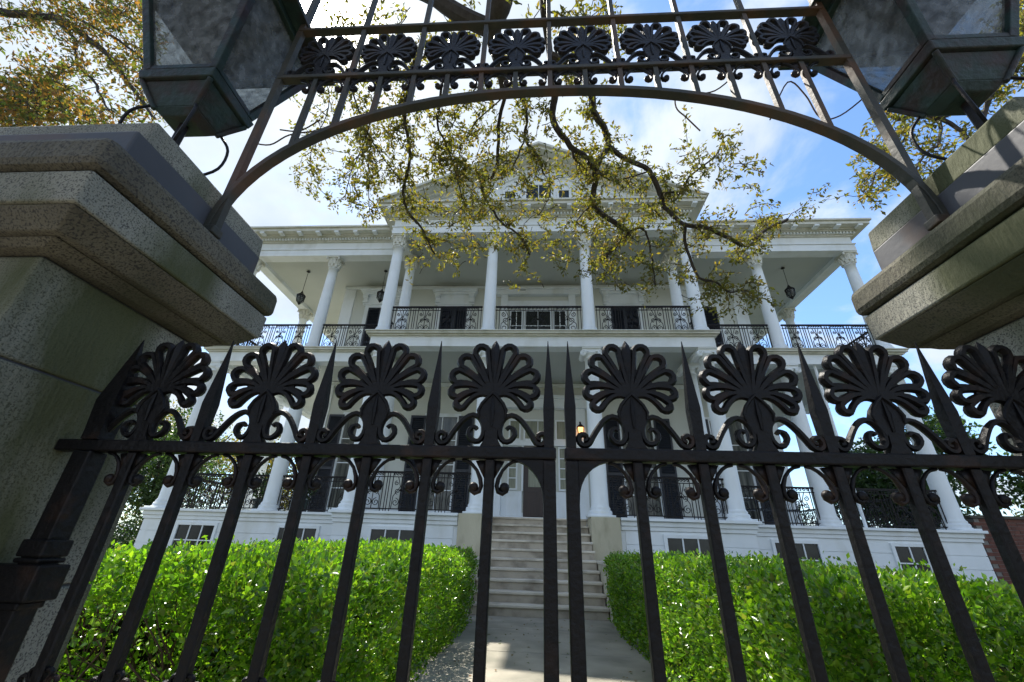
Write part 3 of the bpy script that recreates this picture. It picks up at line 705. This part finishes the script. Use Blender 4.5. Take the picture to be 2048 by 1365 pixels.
# ------------------------------------------------------------------ porch things
def hang_lantern(x, y, z, ztop, label, glass=LAMPG):
    r = thing('hanging_lantern', label, 'lantern', (x, y, z), 'small hanging gallery lanterns')
    m = MB().tube([(x, y, z+.34), (x, y, ztop-.03)], .008, 5); m.lathe([(.07, 0), (.05, .03), (.015, .05)], (x, y, ztop-.055), 10); m.build('chain', IRON, r)
    f = MB()
    for i in range(6):
        a = i*math.pi/3; ca, sa = math.cos(a), math.sin(a)
        f.tube([(x+.05*ca, y+.05*sa, z-.18), (x+.14*ca, y+.14*sa, z-.06), (x+.15*ca, y+.15*sa, z+.12), (x+.05*ca, y+.05*sa, z+.24), (x, y, z+.34)], .012, 4)
    f.lathe([(.005, -.26), (.04, -.22), (.06, -.17), (.02, -.16)], (x, y, z), 8); f.lathe([(.155, .10), (.16, .14), (.10, .2), (.02, .26)], (x, y, z), 12); f.build('frame', IRON, r)
    MB().lathe([(.05, -.15), (.125, -.05), (.135, .1), (.12, .1)], (x, y, z), 12).build('glass', glass, r, smooth=True)
    return r
hang_lantern(-8.72, 12.6, 9.03, 10.3, 'small lantern hanging from the far left end of the upper gallery ceiling')
hang_lantern(-5.70, 12.6, 9.12, 10.3, 'small lantern hanging beside the left portico column of the upper gallery')
hang_lantern(8.77, 12.6, 9.20, 10.3, 'small lantern hanging at the right end of the upper gallery')
def wall_lantern():
    x, y, z = XC+1.36, YB-.42, 4.42
    r = thing('wall_lantern', 'lit amber lantern on the wall right of the front door', 'lantern', (x, y, z))
    f = MB(); f.tube([(x, y-.0, z+.32), (x, y+.18, z+.36), (x, y+.30, z+.25), (x, y+.20, z+.1)], .014, 6)
    for a, b in ((-1, -1), (1, -1), (1, 1), (-1, 1)): f.tube([(x+a*.06, y+b*.06, z-.14), (x+a*.095, y+b*.095, z+.13)], .010, 4)
    f.frust((x, y, z-.18), (.03, .03), (x, y, z-.13), (.07, .07)); f.frust((x, y, z+.13), (.12, .12), (x, y, z+.24), (.03, .03)); f.ball((x, y, z+.28), .035, 8); f.build('frame', IRON, r)
    MB().frust((x, y, z-.128), (.055, .055), (x, y, z+.128), (.085, .085)).build('glass', AMB, r)
wall_lantern()
def potted(x, y, z, label, hgt=.9):
    r = thing('potted_plant', label, 'potted plant', (x, y, z), 'potted plants on the lower gallery')
    MB().lathe([(.13, 0), (.15, .02), (.19, .28), (.22, .30), (.22, .35), (.18, .35)], (x, y, z), 16).build('pot', POT, r, smooth=True)
    n = 420; P = np.array([x, y, z+.3+hgt*.45])+rnd(n)*np.array([.34, .3, hgt*.5])*rng.random((n, 1))**.4
    D = rnd(n)+np.array([0, 0, .5]); leaves('foliage', P, D, rnd(n), rng.uniform(.08, .16, n), .35, DARKL, r)
potted(-7.9, 12.3, F1, 'leafy plant in a dark pot between the left gallery columns')
potted(-6.6, 12.2, F1, 'bushy potted plant just right of the outer left gallery column', .7)
def chair(x, y, z, rz, label):
    r = thing('iron_chair', label, 'chair', (x, y, z), 'garden chairs on the lower gallery'); r.rotation_euler.z = rz
    def b(name, mb): 
        me = mb.mesh(name, SHUT); o = bpy.data.objects.new(name, me); C.objects.link(o); o.parent = r
    s = MB(); s.box(-.24, .24, -.24, .24, .42, .45); b('seat', s)
    s = MB(); s.tube([(-.22, .24, .45), (-.22, .30, .95), (0, .32, 1.02), (.22, .30, .95), (.22, .24, .45)], .014, 5)
    for i in range(5): s.tube([(-.15+.075*i, .24, .45), (-.15+.075*i, .30, .97)], .008, 4)
    b('backrest', s)
    for a in (-1, 1):
        for c in (-1, 1): b('leg', MB().tube([(a*.21, c*.21, .42), (a*.24, c*.25, 0)], .013, 5))
        b('armrest', MB().tube([(a*.24, .25, .68), (a*.25, -.2, .66), (a*.23, -.22, .44)], .012, 5))
chair(XC+6.0, 12.5, F1, .3, 'dark chair behind the railing right of the portico')
chair(XC+6.85, 12.6, F1, -.4, 'dark chair beside the right gallery column')

# ------------------------------------------------------------------ hedges
def hedge(x0, x1, y0, y1, h, inner, label, hollow=None, taper=0):
    r = thing('box_hedge', label, 'hedge', ((x0+x1)/2, (y0+y1)/2, 0), 'clipped box hedges')
    ins = .16
    m = MB(); m.box(x0+.4, x1-.4, y0+.6, y1-.5, .0, h-(.4 if inner < 0 else .7)); m.build('shade_core', CORE, r)  # solid box blocking the view through, inner shade put into its dark colour
    def bump(P): return (np.sin(P[:, 0]*3.1+P[:, 2]*4.2+1.3)*.5+np.sin(P[:, 1]*2.7+P[:, 0]*1.9)*.5)*.045+(np.sin(P[:, 0]*17+P[:, 2]*9+2*np.sin(P[:, 1]*13))*np.sin(P[:, 2]*19+P[:, 1]*15+1.5*np.sin(P[:, 0]*11)))*.052
    Ps, Ns = [], []
    def face(n, o, u, v, nn):
        a = rng.random((n, 1)); b = rng.random((n, 1)); P = o+a*u+b*v; nv = np.tile(nn, (n, 1))
        P = P+nv*(bump(P)[:, None]-.02-rng.random((n, 1))**2*.15)
        Ps.append(P); Ns.append(nv)
    X, Y, Z = np.array([x1-x0, 0, 0.]), np.array([0, y1-y0, 0.]), np.array([0, 0, h])
    o = np.array([x0, y0, 0.])
    face(int((x1-x0)*h*5200), o, X, Z, np.array([0, -1, 0.]))
    if inner > 0: face(int((y1-y0)*h*4300), o, Y, Z, np.array([-1., 0, 0]))
    else: face(int((y1-y0)*h*4300), o+X, Y, Z, np.array([1., 0, 0]))
    face(int((x1-x0)*(y1-y0)*2900), o+Z, X, Y, np.array([0, 0, 1.]))
    face(int((x1-x0)*h*800), o+Y, X, Z, np.array([0, 1., 0]))
    P = np.vstack(Ps); Nn = np.vstack(Ns)
    # round the top edges and pinch the skirt
    cx, cy = (x0+x1)/2, (y0+y1)/2
    ed = np.minimum(np.minimum(P[:, 0]-x0, x1-P[:, 0]), np.minimum(P[:, 1]-y0, y1-P[:, 1]))
    top = P[:, 2] > h*.8
    P[:, 2] -= np.where(top, np.clip(.14-ed, 0, .14)**2/.14*.8, 0)
    slope = .075 if inner < 0 else .13
    dr_ = slope*np.clip(np.abs(P[:, 0])-1.9, 0, 9)
    P[:, 2] -= dr_*P[:, 2]/h
    P[:, 2] += np.where(top, .02*np.sin(P[:, 0]*2.3+1)+.025*np.sin(P[:, 1]*1.7)+.02*rng.random(len(P)), 0)
    inw = np.clip((.55-P[:, 2])/.55, 0, 1)*.0
    if hollow is not None:
        hc, hr = hollow
        d = np.sqrt((((P-np.array(hc))/np.array(hr))**2).sum(1)); keep = (d > 1) | (rng.random(len(P)) < .22)
        P, Nn = P[keep], Nn[keep]
    keep = rng.random(len(P)) > .9*np.clip(np.sin(P[:, 0]*5.3+P[:, 2]*6)*np.sin(P[:, 1]*4.1+P[:, 2]*7.7+1)-.2, 0, 1)
    P, Nn = P[keep], Nn[keep]
    n = len(P); D = Nn*.7+rnd(n)*.9+np.array([0, 0, .55]); Nn2 = rnd(n)*.8+Nn*.4+np.array([0, -.1, .6])
    L = .02+.036*rng.random(n)**1.4
    leaves('foliage', P, D, Nn2, L, .55, HEDGE, r)
    # deeper leaves filling the inside behind the clipped face
    k = 26000; V = np.stack([rng.uniform(x0+.05, x1-.05, k), y0+.06+.85*rng.random(k), rng.uniform(.1, 1, k)*(h-.1)], 1); V[:, 2] -= slope*np.clip(np.abs(V[:, 0])-1.9, 0, 9)*V[:, 2]/h
    k2 = 12000; xi = x1-.06-.5*rng.random(k2) if inner < 0 else x0+.06+.5*rng.random(k2)
    V = np.vstack([V, np.stack([xi, rng.uniform(y0, y1-.1, k2), rng.uniform(.1, 1, k2)*(h-.1)], 1)])
    if hollow is not None:
        d = np.sqrt((((V-np.array(hc))/np.array(hr))**2).sum(1)); V = V[(d > 1) | (rng.random(len(V)) < .3)]
    leaves('inner_foliage', V, rnd(len(V)), rnd(len(V)), rng.uniform(.03, .055, len(V)), .55, HEDGE, r)
    # sprigs sticking out of the top
    k = 1100; q0 = rng.uniform(x0+.05, x1-.05, k); q = np.stack([q0, rng.uniform(y0, y1-.05, k), h-(.075 if inner < 0 else .13)*np.clip(np.abs(q0)-1.9, 0, 9)-.02], 1)
    Q = np.repeat(q, 6, 0)+rng.normal(size=(k*6, 3))*.016+np.tile(np.linspace(0, .05, 6), k)[:, None]*np.array([0, 0, 1.])
    leaves('sprigs', Q, rnd(k*6)+np.array([0, 0, 1.]), rnd(k*6), rng.uniform(.018, .034, k*6), .5, HEDGE, r)
    if hollow is not None:
        tw = MB()
        for i in range(110):
            a = Vector(hc)+Vector((random.uniform(-1, 1)*hr[0], random.uniform(.2, 1.2)*hr[1], random.uniform(-1, .3)*hr[2]*1.2))
            b = a+Vector((random.uniform(-.2, .2), random.uniform(-.25, -.05), random.uniform(.1, .35))); tw.tube([a, (a+b)/2+Vector((random.uniform(-.04, .04), 0, 0)), b], [.006, .004, .002], 4)
        tw.build('twigs', TWIG, r)
hedge(-6.5, -.98, 2.3, 7.7, .99, -1, 'green clipped box hedge left of the path, with a bare twiggy gap', hollow=((-2.3, 2.3, .52), (.62, .35, .22)))
hedge(1.16, 7.0, 2.3, 8.0, 1.0, 1, 'bright green clipped box hedge on the right side of the path')

# ------------------------------------------------------------------ trees
def limb(mb, P, r0, r1, n=7, sub=4, jit=0.0):
    Q = catmull(P, sub); k = len(Q)
    Q = [q+Vector((random.uniform(-jit, jit), random.uniform(-jit, jit), random.uniform(-jit, jit))) for q in Q]
    mb.tube(Q, [r0+(r1-r0)*i/(k-1) for i in range(k)], n); return Q
class Crown:
    def __init__(s): s.tw = MB(); s.P = []; s.D = []
    def twig(s, p, d, L, leafy=9, r=.006, droop=.25, size=.06, spread=.035):
        pts = [p]; q = p.copy(); d = d.normalized(); n = 5
        for i in range(n):
            d = (d+Vector((random.gauss(0, .28), random.gauss(0, .28), random.gauss(0, .28)-droop*.3))).normalized(); q = q+d*L/n; pts.append(q.copy())
            for _ in range(leafy if i > 0 else leafy//3):
                s.P.append(tuple(q+Vector((random.gauss(0, spread), random.gauss(0, spread), random.gauss(0, spread))))); s.D.append(tuple(d*.5+Vector(rnd(1)[0])+Vector((0, 0, -.2))))
        s.tw.tube(pts, [r, r*.85, r*.7, r*.55, r*.4, r*.3], 4); return pts
    def along(s, Q, every, Lr, sub=1, **kw):
        acc = 0
        for a, b in zip(Q, Q[1:]):
            acc += (b-a).length
            while acc > every:
                acc -= every; d = Vector(rnd(1)[0])+(b-a).normalized()*.6; pts = s.twig(b, d, random.uniform(*Lr), **kw)
                for _ in range(sub): s.twig(random.choice(pts[1:4]), Vector(rnd(1)[0]), random.uniform(*Lr)*.6, **{**kw, 'r': kw.get('r', .006)*.6})
    def done(s, parent, m, smin, smax, wr=.42):
        s.tw.build('twigs', BARK, parent)
        n = len(s.P); leaves('crown', np.array(s.P), np.array(s.D)+rnd(n)*.4, rnd(n)+np.array([0, 0, .4]), rng.uniform(smin, smax, n), wr, m, parent)
def DY(py): return 3.4+max(-60, py)/500*3.0
oak = thing('oak_tree', 'spreading oak whose branches hang down in front of the house', 'tree', (-3.3, -1.4, 0))
W_ = MB(); cr = Crown()
top = at(1000, -70, 3.0)
limb(W_, [(-3.3, -1.4, -.1), (-3.2, -1.35, 1.2), (-3.1, -1.2, 3.0), (-2.7, -.8, 5.4), (-2.0, -.1, 7.8), (-1.1, 1.0, 9.8), (-.6, 2.0, 10.2), tuple(top)], .36, .22, 10, jit=.02)
limb(W_, [(-1.1, 1.0, 9.8), tuple(at(780, -90, 3)), tuple(at(870, -5, 3.3)), tuple(at(930, 35, 3.4)), tuple(at(985, 60, 3.5))], .12, .13, 8)
limb(W_, [tuple(top), tuple(at(1002, 0, 3.2)), tuple(at(985, 60, 3.5)), tuple(at(1000, 130, 3.9)), tuple(at(1010, 194, 4.3))], .22, .05, 9)
limb(W_, [(-.6, 2.0, 10.2), tuple(at(1080, -60, 3.1)), tuple(at(1088, 20, 3.4)), tuple(at(1100, 110, 3.9)), tuple(at(1109, 190, 4.3))], .08, .04, 8)
B_ = [  # hanging branches traced point by point, each point with its own distance
 (.046, .030, [(1109, 190), (1107, 242), (1142, 293), (1171, 315), (1186, 337)]),
 (.050, .034, [(1100, 110), (1165, 150), (1183, 190), (1186, 223), (1208, 256), (1215, 293), (1193, 330), (1191, 366), (1186, 407), (1215, 436), (1257, 465), (1240, 483), (1222, 501), (1205, 520)]),
 (.044, .022, [(1215, 293), (1259, 322), (1296, 340), (1321, 388), (1325, 410), (1347, 432), (1369, 450), (1413, 457), (1449, 472), (1495, 492), (1534, 458), (1575, 440)]),
 (.022, .010, [(1257, 465), (1281, 457), (1297, 479), (1306, 534), (1310, 571)]),
 (.024, .010, [(1369, 450), (1374, 498), (1398, 556), (1431, 564), (1460, 584), (1493, 582), (1520, 600)]),
 (.020, .009, [(1321, 388), (1340, 385), (1362, 385), (1380, 352), (1428, 315), (1446, 278)]),
 (.014, .007, [(1186, 407), (1168, 425), (1148, 448)]), (.013, .007, [(1296, 345), (1230, 362), (1205, 350), (1192, 340)]),
 (.020, .008, [(1142, 293), (1150, 320), (1164, 333), (1175, 352)]),
 (.030, .012, [(1010, 150), (1040, 190), (1054, 234), (1050, 278), (1080, 319), (1087, 350)]), (.014, .007, [(1050, 278), (1032, 322), (1020, 345)]),
 (.028, .014, [(1010, 194), (997, 256), (996, 311), (985, 352), (966, 363), (966, 385), (988, 425), (1007, 450), (1039, 472), (1060, 510)]),
 (.026, .012, [(830, 120), (809, 220), (820, 311), (807, 385), (816, 425), (842, 454), (856, 483), (870, 510)]),
 (.020, .009, [(890, 120), (878, 216), (875, 249), (893, 289), (910, 340), (925, 400)]),
 (.013, .006, [(700, 170), (728, 253), (746, 286), (776, 330), (800, 360)]), (.012, .006, [(760, 150), (740, 250), (722, 300), (700, 350), (690, 400)]),
 (.010, .005, [(640, 130), (660, 200), (640, 260), (620, 320), (640, 380)]), (.010, .005, [(740, 300), (735, 360), (740, 430)]),
 (.012, .006, [(640, -40), (700, 60), (720, 130), (700, 200)]), (.014, .007, [(960, 30), (900, 80), (850, 110), (810, 170), (780, 260)]),
 (.012, .006, [(1090, 20), (1150, 40), (1200, 60), (1240, 70)]), (.012, .006, [(1060, 110), (950, 180), (900, 260), (860, 320)]),
 (.012, .006, [(1000, 200), (940, 260), (915, 330), (930, 390)])]
for r0, r1, pl in B_:
    r0, r1 = r0*1.25, r1*1.3
    Q = limb(W_, [tuple(at(x, y, DY(y)+.35*math.sin(x*.021))) for x, y in pl], r0, r1, 6, 4, .012)
    cr.along(Q, .13 if r0 > .012 else .16, (.22, .62), 1, leafy=5, r=.008)
for (cx_, cy_, sx_, sy_, k) in ((900, 330, 150, 90, 70), (1100, 400, 170, 110, 80), (700, 300, 90, 90, 34), (1260, 420, 110, 80, 36), (1230, 530, 90, 45, 26), (960, 500, 90, 50, 14), (860, 510, 40, 40, 16), (1440, 330, 70, 50, 26), (1520, 430, 60, 40, 16), (1450, 570, 70, 30, 16), (1150, 20, 120, 30, 14), (780, 60, 120, 50, 26), (900, 420, 90, 50, 20), (1110, 470, 60, 40, 12)):
    for _ in range(int(k*.95)):
        x, y = random.gauss(cx_, sx_*.6), random.gauss(cy_, sy_*.6)
        p0 = at(x, y, DY(y)+random.uniform(-.7, .9)); cr.twig(p0, Vector((random.gauss(0, 1), random.gauss(0, .7), random.gauss(-.2, .7))), random.uniform(.25, .6), leafy=5, r=.008)
W_.build('trunk', BARK, oak, smooth=True); cr.done(oak, OAKL, .055, .115)
# vine strands on the overthrow
v = MB()
for pl in ([(1540, 240), (1575, 165), (1610, 190), (1640, 235), (1680, 232), (1735, 190)], [(1350, 180), (1352, 215), (1372, 235), (1400, 262)], [(1380, 190), (1430, 182), (1470, 150)], [(1630, 250), (1645, 265), (1660, 262)], [(560, 260), (600, 262), (640, 240)], [(500, 285), (540, 290), (580, 270), (640, 262)]):
    v.tube(catmull([at(x, y, 1.03) for x, y in pl], 5), .0028, 5)
tag(v.build('bare_vine', TWIG), 'thin bare vine strands curling over the iron arch', 'vine')
# tree behind the left pier
lt = thing('russet_tree', 'tree with russet and green foliage behind the left pier and lantern', 'tree', (-13, 5.5, 0))
W_ = MB(); cr = Crown(); LY = 5.5
limb(W_, [(-13, 5.5, -.1), (-13, 5.5, 3), (-12.9, 5.5, 6), tuple(at(-120, 0, 5.5))], .3, .12, 9)
for r0, r1, pl in ((.12, .03, [(-120, 0), (0, 25), (70, 30), (120, 40), (180, 80), (225, 120), (260, 170), (290, 210), (312, 240)]), (.05, .02, [(110, 38), (150, 80), (155, 125), (190, 165), (200, 190), (220, 225)]), (.03, .015, [(-20, 190), (30, 200), (80, 205), (110, 160), (150, 125)]),
                    (.04, .02, [(130, 30), (200, 60), (250, 90), (290, 130), (300, 190)]), (.03, .012, [(270, -30), (285, 30), (295, 70), (290, 120), (275, 170)]), (.03, .015, [(-60, 240), (0, 215), (60, 235), (110, 240)])):
    Q = limb(W_, [tuple(at(x, y, LY)) for x, y in pl], r0, r1, 6, 4, .02); cr.along(Q, .30, (.3, .8), 1, leafy=3, r=.009, spread=.09)
for (cx_, cy_, sx_, sy_, k) in ((70, 185, 60, 40, 95), (20, 215, 60, 30, 60), (170, 232, 60, 16, 40), (210, 25, 70, 30, 80), (60, 25, 70, 16, 40), (290, 110, 20, 60, 18), (110, 150, 40, 30, 26), (530, 90, 60, 60, 10)):
    for _ in range(k):
        x, y = random.gauss(cx_, sx_*.6), random.gauss(cy_, sy_*.6); cr.twig(at(x, y, LY+random.uniform(-1, 1.2)), Vector(rnd(1)[0]), random.uniform(.3, .8), leafy=5, r=.010, spread=.06)
W_.build('trunk', BARK, lt, smooth=True); cr.done(lt, AUTL, .08, .16)
# tree behind the right pier
rt = thing('bare_limbed_tree', 'sparse tree with crooked dark limbs behind the right pier and lantern', 'tree', (8.6, 5.0, 0))
W_ = MB(); cr = Crown()
limb(W_, [(8.6, 5, -.1), (8.5, 5, 2), (8.3, 5, 4.5), (8.9, 5, 7), tuple(at(2120, 60, 5))], .26, .12, 9)
for r0, r1, pl in ((.09, .03, [(2120, 60), (2048, 110), (2020, 150), (2000, 110), (1965, 165), (1945, 205), (1880, 234), (1845, 222), (1800, 240), (1765, 215)]), (.07, .03, [(2080, -20), (2040, 60), (2020, 140), (1985, 190), (1960, 260)]), (.04, .02, [(1880, 234), (1925, 265), (1940, 300)]),
                    (.03, .014, [(1880, 240), (1878, 285), (1850, 310), (1830, 345)]), (.02, .01, [(1845, 225), (1800, 290), (1760, 330), (1740, 380)]), (.02, .01, [(1965, 165), (1990, 60), (2010, 10)]), (.03, .012, [(2048, 110), (2030, 60), (2045, 10)])):
    Q = limb(W_, [tuple(at(x, y, 5)) for x, y in pl], r0, r1, 6, 4, .02); cr.along(Q, .22, (.2, .55), 1, leafy=4, r=.007)
for (cx_, cy_, sx_, sy_, k) in ((1760, 300, 40, 40, 34), (1800, 270, 50, 40, 24), (1730, 380, 30, 40, 14), (1860, 330, 40, 30, 14), (2020, 60, 40, 50, 26), (2020, 170, 30, 40, 14)):
    for _ in range(k):
        x, y = random.gauss(cx_, sx_*.6), random.gauss(cy_, sy_*.6); cr.twig(at(x, y, 5+random.uniform(-.5, .8)), Vector(rnd(1)[0]), random.uniform(.2, .5), leafy=4, r=.005)
W_.build('trunk', BARK, rt, smooth=True); cr.done(rt, OAKL, .06, .11)
# garden trees round the house
n = 160; Pq = np.stack([rng.uniform(-1.2, 1.3, n)+XC, rng.uniform(1.4, 8.2, n), np.full(n, .006)], 1); Dq = rnd(n)*np.array([1, 1, .12])
fl = leaves('fallen_leaves', Pq, Dq, np.tile([0, 0, 1.], (n, 1))+rnd(n)*.2, rng.uniform(.03, .06, n), .45, AUTL, None)
fl['label'] = 'dry leaves scattered over the concrete path'; fl['category'] = 'leaf litter'; fl['kind'] = 'stuff'
def bush_tree(name, x, y, h, w, label, m, n=9000, size=.16, cat='tree', trunk=True):
    r = thing(name, label, cat, (x, y, 0), 'trees and shrubs round the house')
    if trunk:
        W2 = MB(); limb(W2, [(x, y, -.1), (x+.1, y, h*.3), (x-.1, y+.1, h*.6), (x, y, h*.85)], .16*w/2.5, .04, 8)
        for i in range(6):
            a = i*1.05; limb(W2, [(x, y, h*.35), (x+w*.3*math.cos(a), y+w*.3*math.sin(a), h*.55), (x+w*.6*math.cos(a), y+w*.6*math.sin(a), h*.75)], .07, .02, 6)
        W2.build('trunk', BARK, r)
    k = 34; cs = np.array([x, y, h*.58])+rnd(k)*np.array([w*.72, w*.72, h*.36])*rng.random((k, 1))**.4
    ci = rng.integers(0, k, n); P = cs[ci]+rnd(n)*(rng.random((n, 1))**.5)*w*.34
    P[:, 2] = np.maximum(P[:, 2], .1)
    leaves('crown', P, rnd(n)+np.array([0, 0, -.2]), rnd(n)+np.array([0, 0, .5]), rng.uniform(size*.6, size*1.2, n), .5, m, r)
bush_tree('evergreen_tree', 13.6, 16.5, 6.2, 3.0, 'dark green tree just right of the house corner', DARKL, 16000, .2)
bush_tree('evergreen_tree', 17.5, 14.5, 5.0, 2.8, 'dark green tree beyond the brick wall at the right edge', DARKL, 15000, .2)
bush_tree('evergreen_tree', 13.0, 27.5, 5.2, 3.5, 'distant tree seen through the right end of the lower gallery', DARKL, 7000, .2)
bush_tree('garden_tree', -13.6, 15.0, 5.5, 2.6, 'brownish green tree left of the house corner', DARKL, 9000)
bush_tree('garden_tree', -12.4, 20.5, 6.8, 3.0, 'tree seen through the left end of the galleries', OAKL, 9000)
bush_tree('garden_tree', -17.0, 19.5, 7.5, 3.5, 'tall olive tree furthest left behind the house corner', OAKL, 9000)
bush_tree('garden_shrub', -12.2, 12.8, 1.7, .9, 'low dark shrub against the left corner of the house', DARKL, 2500, .09, 'shrub', False)
# brick garden wall at the right
bw = thing('brick_wall', 'low red brick garden wall at the right edge beside the house', 'wall', (15.5, 12.0, 0))
m = MB()
for i in range(24):
    for j in range(26):
        x = 11.0+.34*j+(.17 if i % 2 else 0); m.box(x+.005, x+.33, 12.0, 12.3, i*.085+.005, i*.085+.08)
m.build('bricks', BRICK, bw); MB().box(11.05, 20.0, 12.01, 12.29, 0, 2.04).build('mortar', mat('grey mortar', (.2, .18, .16)), bw); MB().box(10.96, 20.1, 11.96, 12.34, 2.045, 2.11).build('coping', GRAND, bw)
